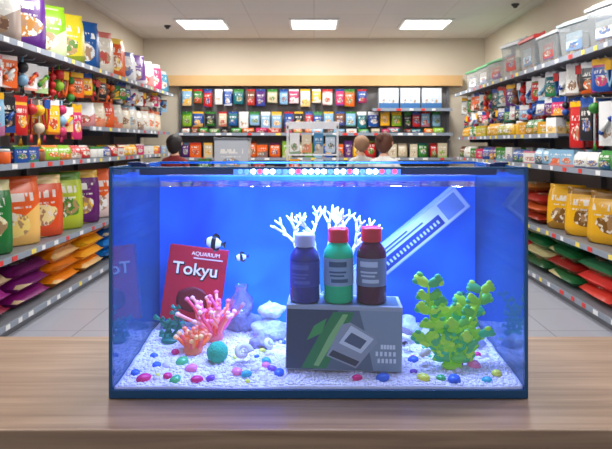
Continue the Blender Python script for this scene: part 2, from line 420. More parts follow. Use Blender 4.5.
def packs(side, z, y0, y1, pal, hmin, hmax, name, wmin=.12, wmax=.24):
    b = MB(); y = y0
    while y < y1:
        w = random.uniform(wmin, wmax); h = random.uniform(hmin, hmax); a = pick(pal); c_ = pick(pal); k = random.random()
        rep = random.choice((1, 2, 2))
        for _ in range(rep):
            if y > y1: break
            for off in (.38, .13):
                M = SP(side, off, y, z, random.uniform(4, 20))
                if k < .5: b.bag(M, w, h, .1, a, c_)
                elif k < .85: b.box((0, 0, h/2), (w, .12, h), M, ca=a, cb=c_, seed=random.random(), uv=True)
                else:
                    r = min(w, .15)*.42; b.lathe([(r*.95, 0), (r, .01), (r, h*.75), (r*.9, h*.8)], 12, M, ca=a, mi=1); b.lathe([(r*.93, h*.8), (r*.93, h*.95), (r*.85, h)], 12, M, ca=c_, mi=1)
            y += w+.035
    return b.obj(name, [PRINT, VCOL])
packs(-1, 1.282, 3.5, 9.5, WARM+[PAL[6]]*3, .10, .15, 'pet_treat_packs')
bgs = MB()
y = 6.45
while y < 9.5:
    bgs.bag(SP(-1, .25, y, 1.612, 38), .28, random.uniform(.26, .32), .12, pick([C(215,85,20), C(205,200,190), C(220,205,180), C(205,60,25), C(190,30,70), WHITE]), pick(WARM)); y += .31
bgs.obj('pet_treat_bags', [PRINT])
packs(1, 1.532, 5.9, 9.5, [C(225,175,20), C(210,150,25), WHITE, C(170,165,30), C(50,115,45)], .12, .16, 'pet_supply_packs')
packs(1, 1.222, 3.5, 9.5, COOL+[PAL[6]]*2, .12, .17, 'pet_supply_packs')

# storage bins on right top shelf
binm = glassy('clear_plastic', (.86, .9, .92), .10, .30, (.7, .76, .8), rough=.1)
def binobj(M, w, d, h, lid, content):
    e = empty('plastic_pet_carrier'); e.matrix_world = M
    b = MB()
    def ringbox(z0, z1, s0, s1, mi=0, ca=WHITE):
        vs = [(sx*w/2*s0, sy*d/2*s0, z0) for sx, sy in ((-1,-1),(1,-1),(1,1),(-1,1))]+[(sx*w/2*s1, sy*d/2*s1, z1) for sx, sy in ((-1,-1),(1,-1),(1,1),(-1,1))]
        b.add(vs, [(0,1,5,4),(1,2,6,5),(2,3,7,6),(3,0,4,7),(3,2,1,0),(4,5,6,7)], None, ca, ca, None, mi, 0, False)
    ringbox(0, h*.85, .86, 1.)
    b.obj('body', [binm], e, .012)
    b = MB(); ringbox(h*.851, h*.92, 1.06, 1.06, ca=lid); ringbox(h*.92, h*.99, .95, .8, ca=lid)
    b.tube([(-w*.2, 0, h*.98), (-w*.18, 0, h*1.08), (w*.18, 0, h*1.08), (w*.2, 0, h*.98)], [.012]*4, 8, ca=lid)
    for sx in (-1, 1): b.box((sx*w*.54, 0, h*.83), (.02, .06, .07), ca=lid)
    b.obj('lid', [VCOL], e, .004)
    b = MB(); b.box((0, -d*.46, h*.42), (w*.5, .004, h*.45), ca=content, cb=C(40, 90, 150), seed=random.random(), uv=True)
    for k in range(5): b.box((-w*.3+k*w*.15, 0, h*.15), (w*.11, d*.5, h*.2), ca=pick([WHITE, C(120,160,190), C(200,70,50), C(230,190,60)]))
    b.obj('label_and_contents', [PRINT], e)
y = 3.75
lids = [C(205,210,215), C(190,200,210), C(215,218,222), C(170,185,190), C(210,212,215), C(200,60,55), C(205,210,215), C(90,165,110), C(100,170,120), C(80,150,100)]
for i in range(10):
    h = random.uniform(.34, .46) if i < 7 else .32
    binobj(SP(1, .27, y, 2.216, random.uniform(0, 12)), .46, .34, h, lids[i], pick([WHITE, C(190,40,40), C(180,205,220), C(225,225,225)]))
    y += .58

# back wall merchandise
b = MB()
for z in (2.30, 1.93):
    x = -2.1
    while x < 2.15:
        if z > 2.1 and x > .85: break
        w = random.uniform(.12, .17); h = random.uniform(.20, .27); a = pick(); c_ = pick([WHITE, PAL[0], PAL[2], PAL[4], PAL[3]])
        b.box((x, YB-.13, z+.02), (.008, .2, .008), ca=WHITE, mi=1)
        for yy in (YB-.14, YB-.2):
            M = T(x, yy, z-h, random.uniform(-6, 6))
            b.bag(M, w, h, .03, a, c_); b.box((0, 0, h+.01), (w, .004, .03), M, ca=c_)
        x += w+random.uniform(.02, .045)
b.obj('hanging_pet_treats', [PRINT, VCOL])
b = MB()
for z, hm in ((1.602, .09), (1.202, .28), (.752, .32), (.152, .42)):
    x = -2.1
    while x < 2.12:
        w = random.uniform(.1, .2); h = random.uniform(hm*.7, hm); a = pick(); c_ = pick()
        M = T(x, YB-.26, z, random.uniform(-4, 4))
        if random.random() < .5: b.box((0, 0, h/2), (w, .12, h), M, ca=a, cb=c_, seed=random.random(), uv=True)
        else: b.bag(M, w, h, .1, a, c_)
        x += w+.03
for k in range(3):
    b.box((1.22+.35*k, YB-.24, 2.17), (.32, .16, .33), ca=C(205, 212, 220), cb=C(190, 205, 220), seed=.3, uv=True)
    b.box((1.22+.35*k, YB-.322, 2.05), (.32, .004, .08), ca=C(60, 110, 165))
b.obj('boxed_pet_supplies', [PRINT])

# mid-ground display stand and desk
isl = empty('promotion_display_stand', (-0.02, 8.0, 0))
b = MB(); b.box((0, 0, .45), (.62, .42, .9), ca=C(225,225,228)); b.box((0, 0, .92), (.74, .5, .04), ca=C(235,235,238))
b.box((-.34, .2, 1.3), (.03, .03, .76), ca=C(230,230,235)); b.box((.34, .2, 1.3), (.03, .03, .76), ca=C(230,230,235)); b.box((0, .2, 1.68), (.72, .03, .1), ca=C(235,235,238))
b.box((0, .14, 1.28), (.66, .16, .02), ca=C(235,235,238))
b.obj('stand', [VCOL], isl, .004)
b = MB()
for z in (.941, 1.291):
    for k in range(4): b.box((-.24+.16*k, .12, z+.14), (.13, .12, .28-.04*(k % 2)), ca=pick([WHITE, C(190,205,220), C(215,70,30), C(60,125,170), C(215,200,170)]), cb=pick(), seed=random.random(), uv=True)
b.obj('boxes', [PRINT], isl)
isl = empty('checkout_desk', (-1.06, 7.7, 0))
b = MB(); b.box((0, 0, .48), (.9, .5, .96), ca=C(200,200,205)); b.box((0, 0, .98), (1., .58, .04), ca=C(225,225,228)); b.obj('desk', [VCOL], isl, .004)
b = MB(); b.box((0.02, 0, 1.24), (.42, .36, .48), ca=C(185,190,198), cb=C(90,130,170), seed=.4, uv=True); b.box((.02, 0, 1.49), (.44, .38, .03), ca=C(100,105,112)); b.obj('cash_register_box', [PRINT], isl, .004)
b = MB(); b.box((-.33, -.05, 1.12), (.14, .16, .24), ca=C(60,120,50), cb=WHITE, seed=.2, uv=True); b.box((.36, 0, 1.1), (.13, .2, .2), ca=C(175,45,35), cb=WHITE, seed=.8, uv=True); b.obj('packs', [PRINT], isl)

# ------------------------------------------------------------------ people
def person(name, loc, H, yaw, shirt, pants, hair, skin, longhair=.0, bun=False):
    e = empty(name, loc); e.rotation_euler = (0, 0, math.radians(yaw))
    J = {'pel': ((0, 0, .52), .085, .06), 'sp': ((0, 0, .62), .075, .055), 'ch': ((0, 0, .73), .088, .06), 'nk': ((0, -.005, .815), .035, .033), 'hb': ((0, -.012, .875), .034, .034)}
    Ed = [('pel', 'sp'), ('sp', 'ch'), ('ch', 'nk'), ('nk', 'hb')]
    for s, n in ((-1, 'l'), (1, 'r')):
        J.update({'s'+n: ((s*.098, 0, .785), .036, .036), 'e'+n: ((s*.135, -.01, .63), .025, .025), 'w'+n: ((s*.115, -.125, .575), .017, .015), 'h'+n: ((s*.108, -.165, .57), .02, .012),
                  'p'+n: ((s*.05, 0, .49), .06, .055), 'k'+n: ((s*.058, -.006, .28), .036, .036), 'a'+n: ((s*.058, .005, .05), .022, .024), 't'+n: ((s*.066, -.09, .022), .024, .018)})
        Ed += [('ch', 's'+n), ('s'+n, 'e'+n), ('e'+n, 'w'+n), ('w'+n, 'h'+n), ('pel', 'p'+n), ('p'+n, 'k'+n), ('k'+n, 'a'+n), ('a'+n, 't'+n)]
    ks = list(J)
    me = bpy.data.meshes.new('sk'); me.from_pydata([tuple(q*H for q in J[k][0]) for k in ks], [(ks.index(a), ks.index(c)) for a, c in Ed], [])
    ob = bpy.data.objects.new('body', me); S.collection.objects.link(ob)
    ob.modifiers.new('skin', 'SKIN')
    for i, k in enumerate(ks):
        me.skin_vertices[0].data[i].radius = (J[k][1]*H, J[k][2]*H)
    me.skin_vertices[0].data[0].use_root = True
    md = ob.modifiers.new('sub', 'SUBSURF'); md.levels = 2; md.render_levels = 2
    dg = bpy.context.evaluated_depsgraph_get(); dg.update()
    m2 = bpy.data.meshes.new_from_object(ob.evaluated_get(dg)); ob.modifiers.clear(); ob.data = m2
    m2.materials.clear()
    for m in (shirt, pants, skin, simple('shoe', rgb(40, 38, 40), .5)): m2.materials.append(m)
    for p in m2.polygons:
        c = p.center/H; p.use_smooth = True
        if c.z > .825: i = 2
        elif abs(c.x) > .08 and c.y < -.10 and c.z > .4: i = 2
        elif c.z < .05: i = 3
        elif c.z < .52 and abs(c.x) < .125: i = 1
        else: i = 0
        p.material_index = i
    ob.parent = e
    b = MB()
    for s in (-1, 1):   # fingers + thumb
        for q, ln in ((-.018, .036), (-.006, .044), (.006, .041), (.017, .031)):
            x = s*.108+q
            b.tube([(x*H, -.168*H, .572*H), (x*H, (-.175-ln*.5)*H, .573*H), (x*H, (-.175-ln)*H, .562*H)], [.0058*H, .0053*H, .004*H], 6, ca=(0,0,0))
        b.tube([((s*.108-s*.012)*H, -.145*H, .57*H), ((s*.108-s*.032)*H, -.165*H, .568*H), ((s*.108-s*.036)*H, -.185*H, .562*H)], [.007*H, .006*H, .0045*H], 6)
    b.obj('fingers', [skin], e)
    hh = .132*H; hz = .935*H; b = MB(); vs = []
    for v in ICO3[0]:
        x, y, z = v
        wz = 1 if z > 0 else 1-.28*(-z)**1.5
        px = x*.078*H*.75*wz*1.12; py = y*.078*H*.95*(1-.1*max(0, -z)); pz = z*hh/2
        if y < -.8: py *= .97
        if y < -.9 and -.35 < z < .1 and abs(x) < .2: py -= .011*H*(1-abs(x)*4)
        vs.append((px, py-.012*H, hz+pz))
    b.add(vs, ICO3[1])
    for s in (-1, 1): b.ell((s*.066*H, -.005*H, hz-.005*H), (.006*H, .012*H, .02*H))
    b.obj('head', [skin], e)
    b = MB()
    for s in (-1, 1): b.ell((s*.024*H, -.079*H, hz), (.009*H, .006*H, .005*H), ca=(.02, .015, .01), I=ICO1); b.ell((s*.024*H, -.08*H, hz+.014*H), (.013*H, .004*H, .0025*H), ca=(.05, .03, .02), I=ICO1)
    b.ell((0, -.077*H, hz-.036*H), (.018*H, .004*H, .004*H), ca=rgb(170, 80, 75), I=ICO1)
    b.obj('face_features', [VCOL], e)
    b = MB(); vs = []
    for v in ICO3[0]:
        x, y, z = v; k = 1.
        if y < -.35 and z < .45: k = .8
        zz = z*hh/2*1.09
        if z < -.2: zz = z*hh/2*(1.+longhair*max(0, y+.6))
        vs.append((x*.071*H*k, y*.084*H*k*(1 if z > -.3 else .9)-.004*H, hz+.006*H+zz))
    b.add(vs, ICO3[1])
    if bun: b.ell((0, .085*H, hz+.035*H), (.03*H, .028*H, .03*H))
    b.obj('hair', [hair], e)
    return e
sk = simple('skin', rgb(214, 166, 138), .55); hb = simple('brown_hair', rgb(88, 48, 30), .6, bump=.5, bscale=60); hk = simple('black_hair', rgb(26, 18, 18), .55, bump=.5, bscale=60)
wsh = simple('white_shirt', rgb(225, 225, 222), .8); rsh = simple('red_shirt', rgb(130, 40, 45), .8); gsh = simple('pale_grey_jacket', rgb(200, 198, 195), .8)
jn = simple('dark_jeans', rgb(45, 52, 75), .8); hbl = simple('light_brown_hair', rgb(150, 112, 82), .6)
person('shopper', (.84, 7.2, 0), 1.55, 150, wsh, jn, hb, sk, longhair=.5, bun=True)
person('shopper', (.66, 8.35, 0), 1.53, 200, gsh, jn, hbl, sk, longhair=.3)
person('shopper', (-1.86, 8.0, 0), 1.54, 165, rsh, jn, hk, sk, longhair=.7)

# ------------------------------------------------------------------ aquarium
XL, XR, YF, YK, Z0, ZT = -.3916, .4087, 1.146, 1.506, .951, 1.393
XC = (XL+XR)/2; WD = XR-XL; DPT = YK-YF; YC = (YF+YK)/2; g = .006
aq = empty('aquarium', (0, 0, 0))
frontg = glassy('clear_glass', (.94, .97, 1.), .02)
sideg = glassy('blue_tinted_glass', (.34, .56, .84), .12, .28, (.06, .27, .62))
def tb(name, c, d, mat, bv=0):
    b = MB(); b.box(c, d); return b.obj(name, [mat], aq, bv)
tb('glass_front', (XC, YF+g/2, (Z0+ZT)/2), (WD-.004, g, ZT-Z0-.004), frontg)
tb('glass_left', (XL+g/2, YC, (Z0+ZT)/2), (g, DPT-.014, ZT-Z0-.004), sideg)
tb('glass_right', (XR-g/2, YC, (Z0+ZT)/2), (g, DPT-.014, ZT-Z0-.004), sideg)
tb('base_panel', (XC, YC, Z0+.004), (WD-.002, DPT-.002, .008), simple('base_blue', rgb(15, 60, 110), .4))
m, nt, bs = new_mat('glowing_background_film')
tc = nt.nodes.new('ShaderNodeTexCoord'); n1 = nt.nodes.new('ShaderNodeTexNoise'); n1.inputs['Scale'].default_value = 4; n1.inputs['Detail'].default_value = 2; n1.inputs['Distortion'].default_value = .8
nt.links.new(tc.outputs['Object'], n1.inputs['Vector'])
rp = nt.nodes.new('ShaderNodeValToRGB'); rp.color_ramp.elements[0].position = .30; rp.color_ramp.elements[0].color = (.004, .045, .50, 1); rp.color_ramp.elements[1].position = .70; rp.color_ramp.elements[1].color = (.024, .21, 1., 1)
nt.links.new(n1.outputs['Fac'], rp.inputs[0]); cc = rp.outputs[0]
nt.links.new(cc, bs.inputs['Base Color']); nt.links.new(cc, bs.inputs['Emission Color']); bs.inputs['Emission Strength'].default_value = .38; bs.inputs['Roughness'].default_value = .5  # film emits its own blue, standing in for lamp glow in the water
tb('background_panel', (XC, YK-.004, (Z0+ZT)/2-.012), (WD-.012, .006, ZT-Z0-.03), m)
edge = simple('blue_edge_sealant', rgb(24, 80, 130), .25, emis=.04)
b = MB(); e_ = .007
for xx in (XL, XR):
    s = 1 if xx < 0 else -1
    for yy in (YF, YK):
        t = 1 if yy == YF else -1
        b.box((xx+s*e_/2-s*.0006, yy+t*e_/2-t*.0006, (Z0+ZT)/2), (e_, e_, ZT-Z0))
    b.box((xx+s*e_/2-s*.0006, YC, ZT-.003), (e_, DPT, .006)); b.box((xx+s*e_/2-s*.0008, YC, Z0+.008), (e_, DPT, .016))
b.box((XC, YF+e_/2-.0008, ZT-.002), (WD, e_, .004)); b.box((XC, YK-e_/2+.0008, ZT-.003), (WD, e_, .006))
b.box((XC, YF+e_/2-.0008, Z0+.008), (WD, e_, .016)); b.box((XC, YK-e_/2+.0008, Z0+.008), (WD, e_, .016))
b.obj('edge_frame', [edge], aq, .001)
wm = glassy('water_surface', (.45, .6, .85), .22, .0, rough=.03)
nt = wm.node_tree; tc = nt.nodes.new('ShaderNodeTexCoord'); n1 = nt.nodes.new('ShaderNodeTexNoise'); n1.inputs['Scale'].default_value = 18; bp = nt.nodes.new('ShaderNodeBump'); bp.inputs['Strength'].default_value = .3; bp.inputs['Distance'].default_value = .004
nt.links.new(tc.outputs['Object'], n1.inputs['Vector']); nt.links.new(n1.outputs['Fac'], bp.inputs['Height'])
for n in nt.nodes:
    if n.type == 'BSDF_GLOSSY': nt.links.new(bp.outputs['Normal'], n.inputs['Normal'])
ZW = 1.355
b = MB(); b.add([(XL+.007, YF+.007, ZW), (XR-.007, YF+.007, ZW), (XR-.007, YK-.009, ZW), (XL+.007, YK-.009, ZW)], [(0, 1, 2, 3)]); b.obj('water_surface', [wm], aq)

# gravel
def gh(x, y):
    u = (y-YF)/DPT
    return .971+.022*u+.006*noise.noise(Vector((x*9, y*9, 0)))+.003*noise.noise(Vector((x*30, y*30, 3)))+.012*math.exp(-((x+.28)**2+(y-1.42)**2)/.006)
NX, NY = 110, 50; x0, x1, y0, y1 = XL+.0075, XR-.0075, YF+.0075, YK-.0085
vs = []; fs = []
for j in range(NY+1):
    for i in range(NX+1):
        x = x0+(x1-x0)*i/NX; y = y0+(y1-y0)*j/NY; vs.append((x, y, gh(x, y)))
for j in range(NY):
    for i in range(NX):
        a = j*(NX+1)+i; fs.append((a, a+1, a+NX+2, a+NX+1))
o_ = len(vs)
ring = list(range(NX+1))+[j*(NX+1)+NX for j in range(1, NY+1)]+[NY*(NX+1)+i for i in range(NX-1, -1, -1)]+[j*(NX+1) for j in range(NY-1, 0, -1)]
for k in ring: vs.append((vs[k][0], vs[k][1], Z0+.0085))
for k in range(len(ring)):
    q = (k+1) % len(ring); fs.append((ring[k], o_+k, o_+q, ring[q]))
gm = make_vcol('white_gravel', .7)
b = MB(); b.add(vs, fs, ca=(.84, .76, .86))
for _ in range(6500):
    x = random.uniform(x0+.005, x1-.005); y = y0+.005+(y1-y0-.01)*random.random()**1.2; r = random.uniform(.0024, .0048); s = random.uniform(.75, .98)
    b.ell((x, y, gh(x, y)+r*.15), (r, r*random.uniform(.7, 1), r*.6), ca=(s, s*.91, s), I=ICO1)
b.obj('gravel', [gm], aq)

# light bar
lb = empty('aquarium_light_bar', (0, 0, 0))
b = MB(); bx, by, bz = XC, 1.262, 1.3795
b.box((bx, by+.02, bz), (WD-.05, .05, .016))
b.box((XL+.022, by+.02, bz+.010), (.03, .03, .012)); b.box((XR-.022, by+.02, bz+.010), (.03, .03, .012))
b.box((XL+.012, by+.02, ZT+.003), (.03, .03, .005)); b.box((XR-.012, by+.02, ZT+.003), (.03, .03, .005))
b.obj('housing', [simple('dark_aluminium', rgb(30, 52, 110), .35, .3)], lb, .002)
b = MB(); b.box((bx-.002, by-.0056, bz), (.35, .002, .014)); b.obj('blue_led_glow', [simple('blue_strip_glow', (.02, .12, .9), emis=1.3, ecol=(.10, .26, 1))], lb)  # emissive plate stands in for the blue glow around the beads
ledw = simple('led_white', (1, 1, 1), emis=14, ecol=(.82, .9, 1)); ledr = simple('led_red', (1, .05, .05), emis=2.6, ecol=(1, .06, .16)); ledb = simple('led_blue', (.05, .15, 1), emis=3, ecol=(.08, .22, 1))
b = MB()
for k in range(25):
    x = -.154+k*.01345
    mi = 0
    if k in (3, 9, 17, 22, 24): mi = 1
    if k in (0, 1, 6, 7, 14, 19, 23): mi = 2
    b.ell((x, by-.0070, bz), (.0055, .003, .0055), mi=mi, I=ICO2)
b.obj('leds', [ledw, ledr, ledb], lb)
def area(name, loc, rot, sx, sy, en, col, par):
    l = bpy.data.lights.new(name, 'AREA'); l.shape = 'RECTANGLE'; l.size = sx; l.size_y = sy; l.energy = en; l.color = col
    o = bpy.data.objects.new(name, l); S.collection.objects.link(o); o.location = loc; o.rotation_euler = [math.radians(a) for a in rot]; o.parent = par
area('white_lamp', (bx, by+.02, bz-.010), (0, 0, 0), .66, .04, 8.5, (.68, .64, 1), lb)
area('backdrop_fill_light', (bx, by+.03, bz-.012), (58, 0, 0), .42, .02, 12, (.09, .34, 1), lb)  # added blue fill, tilted back to brighten the background panel

# box on the gravel
bk = empty('equipment_box', (.0605, 1.25, .9805)); bk.rotation_euler = (0, math.radians(1.0), math.radians(-2))
b = MB(); b.box((0, 0, .0655), (.234, .085, .131), ca=C(175, 182, 192)); b.obj('carton', [VCOL], bk, .001)
b = MB(); fy = -.0430
def quad(b, pts, ca, yy):
    b.add([(x, yy, z) for x, z in pts], [tuple(range(len(pts)))], ca=ca, smooth=False)
quad(b, [(-.115, .002), (.115, .002), (.115, .122), (-.115, .122)], C(100, 116, 134), fy)
quad(b, [(-.115, .002), (-.06, .002), (-.012, .122), (-.115, .122)], C(62, 74, 98), fy-.0002)
quad(b, [(.06, .002), (.115, .002), (.115, .122), (.03, .122), (.045, .07)], C(150, 165, 180), fy-.0002)
quad(b, [(-.085, .004), (-.035, .004), (-.005, .06), (.02, .118), (-.022, .118), (-.05, .07)], C(45, 140, 80), fy-.0004)
quad(b, [(-.060, .010), (-.050, .008), (-.020, .06), (.008, .114), (-.003, .114), (-.030, .07)], C(150, 205, 130), fy-.0005)
quad(b, [(-.075, .06), (-.060, .09), (-.035, .105), (-.045, .075)], C(70, 170, 90), fy-.0005)
quad(b, [(-.035, .030), (.025, .006), (.068, .060), (.06, .072), (.012, .098), (-.004, .094)], C(165, 173, 187), fy-.0007)
quad(b, [(-.010, .056), (.035, .036), (.060, .066), (.014, .092)], C(232, 236, 242), fy-.0009)
quad(b, [(.0, .060), (.033, .045), (.046, .062), (.015, .078)], C(90, 102, 128), fy-.0011)
quad(b, [(-.030, .031), (.024, .010), (.032, .020), (-.022, .042)], C(60, 66, 82), fy-.0009)
for k, (xa, xb_) in enumerate(((.068, .108), (.064, .108), (.074, .104))):
    n = 5
    for q in range(n):
        xx = xa+(xb_-xa)*q/n; quad(b, [(xx, .018+.014*k), (xx+.005, .018+.014*k), (xx+.005, .027+.014*k), (xx, .027+.014*k)], C(245, 248, 252), fy-.0006)
b.add([(-.11, -.035, .1315), (.11, -.035, .1315), (.11, .035, .1315), (-.11, .035, .1315)], [(0, 1, 2, 3)], ca=C(80, 105, 115), smooth=False)
b.obj('printed_panel', [VCOL], bk)
def text(s, size, loc, rot, mat, par, ext=.0003, sx=1., off=0.):
    c = bpy.data.curves.new('lettering', 'FONT'); c.body = s; c.size = size; c.extrude = ext; c.align_x = 'CENTER'; c.align_y = 'CENTER'; c.offset = off
    o = bpy.data.objects.new('lettering', c); S.collection.objects.link(o); c.materials.append(mat)
    o.parent = par; o.location = loc; o.rotation_euler = [math.radians(a) for a in rot]; o.scale = (sx, 1, 1)
wt = simple('cream_ink', rgb(250, 235, 200), .5, emis=.12)

# bottles
capm = make_vcol('cap_plastic', .35)
def bottle(x, y, z, body, label, ink, cap, h=.150, r=.031, capr=.0215):
    e = empty('additive_bottle', (x, y, z)); e.rotation_euler = (0, 0, math.radians(random.uniform(-15, 15)))
    b = MB(); hb_ = h*.80
    b.lathe([(r*.9, 0), (r, .004), (r, hb_*.78), (r*.96, hb_*.86), (r*.75, hb_*.95), (capr*.85, hb_), (capr*.85, hb_+.004)], 28); b.obj('body', [simple('bottle_plastic', body, .2, emis=.06)], e)
    b = MB(); b.lathe([(r*1.012, hb_*.30), (r*1.012, hb_*.76)], 28, cap=False, ca=label)
    for z0, z1, a0, a1 in ((.62, .71, -130, -60), (.52, .55, -128, -62), (.46, .49, -125, -70), (.36, .42, -120, -55)):
        vs = []; fs = []; n = 8
        for zz in (z0, z1):
            for i in range(n):
                a = math.radians(a0+(a1-a0)*i/(n-1)); vs.append((r*1.02*math.cos(a), r*1.02*math.sin(a), hb_*zz))
        for i in range(n-1): fs.append((i, i+1, n+i+1, n+i))
        b.add(vs, fs, ca=ink)
    b.obj('label', [VCOL], e)
    b = MB(); N = 36; vs = []; prof = [(1, hb_+.002), (1, h-.004), (.9, h), (.3, h)]
    for q, z_ in prof:
        for i in range(N):
            a = 2*math.pi*i/N; rr = capr*q*(1 if q < .95 or i % 2 else .955); vs.append((rr*math.cos(a), rr*math.sin(a), z_))
    fs = [(k*N+i, k*N+(i+1) % N, (k+1)*N+(i+1) % N, (k+1)*N+i) for k in range(3) for i in range(N)]+[tuple(range(3*N, 4*N))]
    b.add(vs, fs, ca=cap); b.obj('cap', [capm], e)
zb = .9805+.1325
bottle(-.019, 1.24, zb+.001, rgb(52, 52, 130), C(64, 70, 158), C(90, 100, 185), C(190, 190, 225), h=.138)
bottle(.0505, 1.243, zb, rgb(20, 190, 130), C(150, 175, 195), C(60, 90, 120), C(225, 30, 50))
bottle(.1185, 1.24, zb-.0015, rgb(80, 15, 50), C(125, 135, 160), C(210, 218, 230), C(225, 30, 50), h=.154)

# white coral
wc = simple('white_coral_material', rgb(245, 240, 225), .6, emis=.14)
b = MB(); random.seed(5)
def branch(p, d, L, r, n, lean):
    q = [Vector(p)]; dd = Vector(d)
    for k in range(3):
        dd = (dd+Vector((lean*.10+random.uniform(-.14, .14), random.uniform(-.18, .18), random.uniform(-.02, .1)))).normalized(); q.append(q[-1]+dd*L/3)
    b.tube(q, [r, r*.92, r*.85, r*.75], 7); b.ell(q[-1], (r*.78,)*3, I=ICO1)
    if n:
        for s in (-1, 1):
            branch(q[-1], Vector((dd.x+s*random.uniform(.3, .6), dd.y+random.uniform(-.5, .5), dd.z)).normalized(), L*.80, r*.82, n-1, lean)
        if random.random() < .45: branch(q[2], Vector((dd.x+random.choice((-1, 1))*.8, dd.y+random.uniform(-.5, .5), dd.z)).normalized(), L*.5, r*.65, max(0, n-2), lean)
b.ell((0, 0, .0), (.045, .035, .02))
for a, dy in ((-.8, 0), (-.3, .03), (.15, -.02), (.5, .025), (.85, .0)):
    hh_ = .208-.026*abs(a)
    st = [(a*.03, dy*.3, 0), (a*.045, dy*.6, .09), (a*.055, dy, .16), (a*.07, dy, hh_)]
    b.tube(st, [.008, .007, .0062, .0058], 8); branch(st[-1], (a*.42, dy*6, 1), .035, .0050, 3, a*.4)
o = b.obj('branching_coral', [wc]); o.location = (.022, 1.335, .996)

# leaning lamp box
lx = empty('lamp_carton')
lx.matrix_world = Matrix.Translation((.143, 1.405, 1.150)) @ Matrix.Rotation(math.radians(-39.5), 4, 'Y')
b = MB(); b.box((0.015, 0, 0), (.49, .035, .060), ca=C(160, 180, 215)); b.obj('carton', [VCOL], lx, .001)
b = MB(); fy2 = -.0178
quad(b, [(-.22, -.027), (.258, -.027), (.258, .027), (-.22, .027)], C(200, 210, 232), fy2)
quad(b, [(.0, -.022), (.19, -.022), (.19, .004), (.0, .004)], C(35, 60, 125), fy2-.0003)
for k in range(18): quad(b, [(.006+.010*k, -.014), (.011+.010*k, -.014), (.011+.010*k, -.005), (.006+.010*k, -.005)], C(200, 212, 238), fy2-.0006)
quad(b, [(.200, -.022), (.250, -.022), (.250, .022), (.200, .022)], C(110, 140, 195), fy2-.0003)
for k in range(2): quad(b, [(.0, .010+.008*k), (.15-.04*k, .010+.008*k), (.15-.04*k, .014+.008*k), (.0, .014+.008*k)], C(60, 85, 150), fy2-.0003)
b.obj('printed_panel', [VCOL], lx)

# red book
rb = empty('red_book'); rb.matrix_world = T(-.284, 1.43, 1.103, 0, -6, 7)
redm = simple('red_cover', rgb(185, 18, 45), .4, emis=.12)
b = MB(); b.box((0, .0085, 0), (.138, .002, .174)); b.box((0, -.0085, 0), (.138, .002, .174)); b.box((-.068, 0, 0), (.002, .019, .174)); b.obj('cover', [redm], rb, .0006)
b = MB(); b.box((.001, 0, 0), (.132, .015, .168), ca=C(230, 225, 210)); b.obj('pages', [VCOL], rb)
dk = simple('dark_ink', rgb(40, 8, 20), .5)
text('Tokyu', .039, (-.001, -.0096, .032), (90, 0, 0), dk, rb, sx=1.08, off=.0022)
text('Tokyu', .039, (-.002, -.0102, .034), (90, 0, 0), wt, rb, sx=1.08, off=.0006)
text('AQUARIUM', .013, (.018, -.0098, .072), (90, 0, 0), wt, rb)
b = MB(); quad(b, [(-.01, .060), (.060, .060), (.060, .063), (-.01, .063)], C(250, 220, 200), -.0099)
b.ell((.0, -.0095, -.035), (.04, .001, .03), ca=C(120, 20, 30)); b.obj('cover_art', [VCOL], rb)

# plants
def leafy(name, loc, stems, cols, seed, rr=.011, wd=.5):
    random.seed(seed); b = MB()
    b.ell((0, 0, .002), (.022, .018, .008), ca=cols[0])
    for (dx, dy, h) in stems:
        pts = [Vector((0, 0, 0))]; n = 6; ph = random.uniform(0, 6)
        for k in range(1, n+1):
            f = k/n; pts.append(Vector((dx*f**.8+.008*math.sin(f*6+ph), dy*f+.006*math.cos(f*5+ph), h*f)))
        b.tube(pts, [.0035]*3+[.003]*(n-2), 7, ca=cols[0])
        for k in range(1, n+1):
            for s in (-1, 1):
                a = random.uniform(-.4, .4)+s*.85; ln = rr*random.uniform(.85, 1.4)
                dirv = Vector((math.sin(a*1.4), random.uniform(-.5, .4), .5)).normalized()
                c = pts[k]+dirv*ln*.9; R = Vector((0, 0, 1)).rotation_difference(dirv).to_matrix()
                b.ell(c, (ln*wd, ln*.22, ln), ca=random.choice(cols), R=R)
                for q in (-1, 1): b.ell(c+dirv*ln*.5+R @ Vector((q*ln*.42, 0, 0)), (ln*.34, ln*.18, ln*.42), ca=random.choice(cols), R=R, I=ICO2)
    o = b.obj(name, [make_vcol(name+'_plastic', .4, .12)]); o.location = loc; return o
GR = [C(150, 220, 60), C(190, 235, 80), C(110, 200, 80), C(60, 190, 130), C(170, 230, 70), C(80, 180, 110)]
leafy('artificial_green_plant', (.285, 1.240, .978), [(-.055, 0, .165), (-.032, .014, .125), (.006, -.01, .085), (.036, .010, .125), (.058, 0, .155), (-.050, -.01, .06), (.050, -.012, .065), (.0, .012, .11)], GR, 3, .0135, .6)
leafy('artificial_green_plant', (-.325, 1.36, .990), [(-.02, 0, .05), (.02, .0, .075)], [C(30, 110, 90), C(40, 140, 110), C(60, 150, 130)], 5, .007)
leafy('artificial_green_plant', (.335, 1.42, .988), [(-.02, 0, .06), (.02, .0, .09)], [C(60, 160, 120), C(40, 140, 140)], 9, .008)
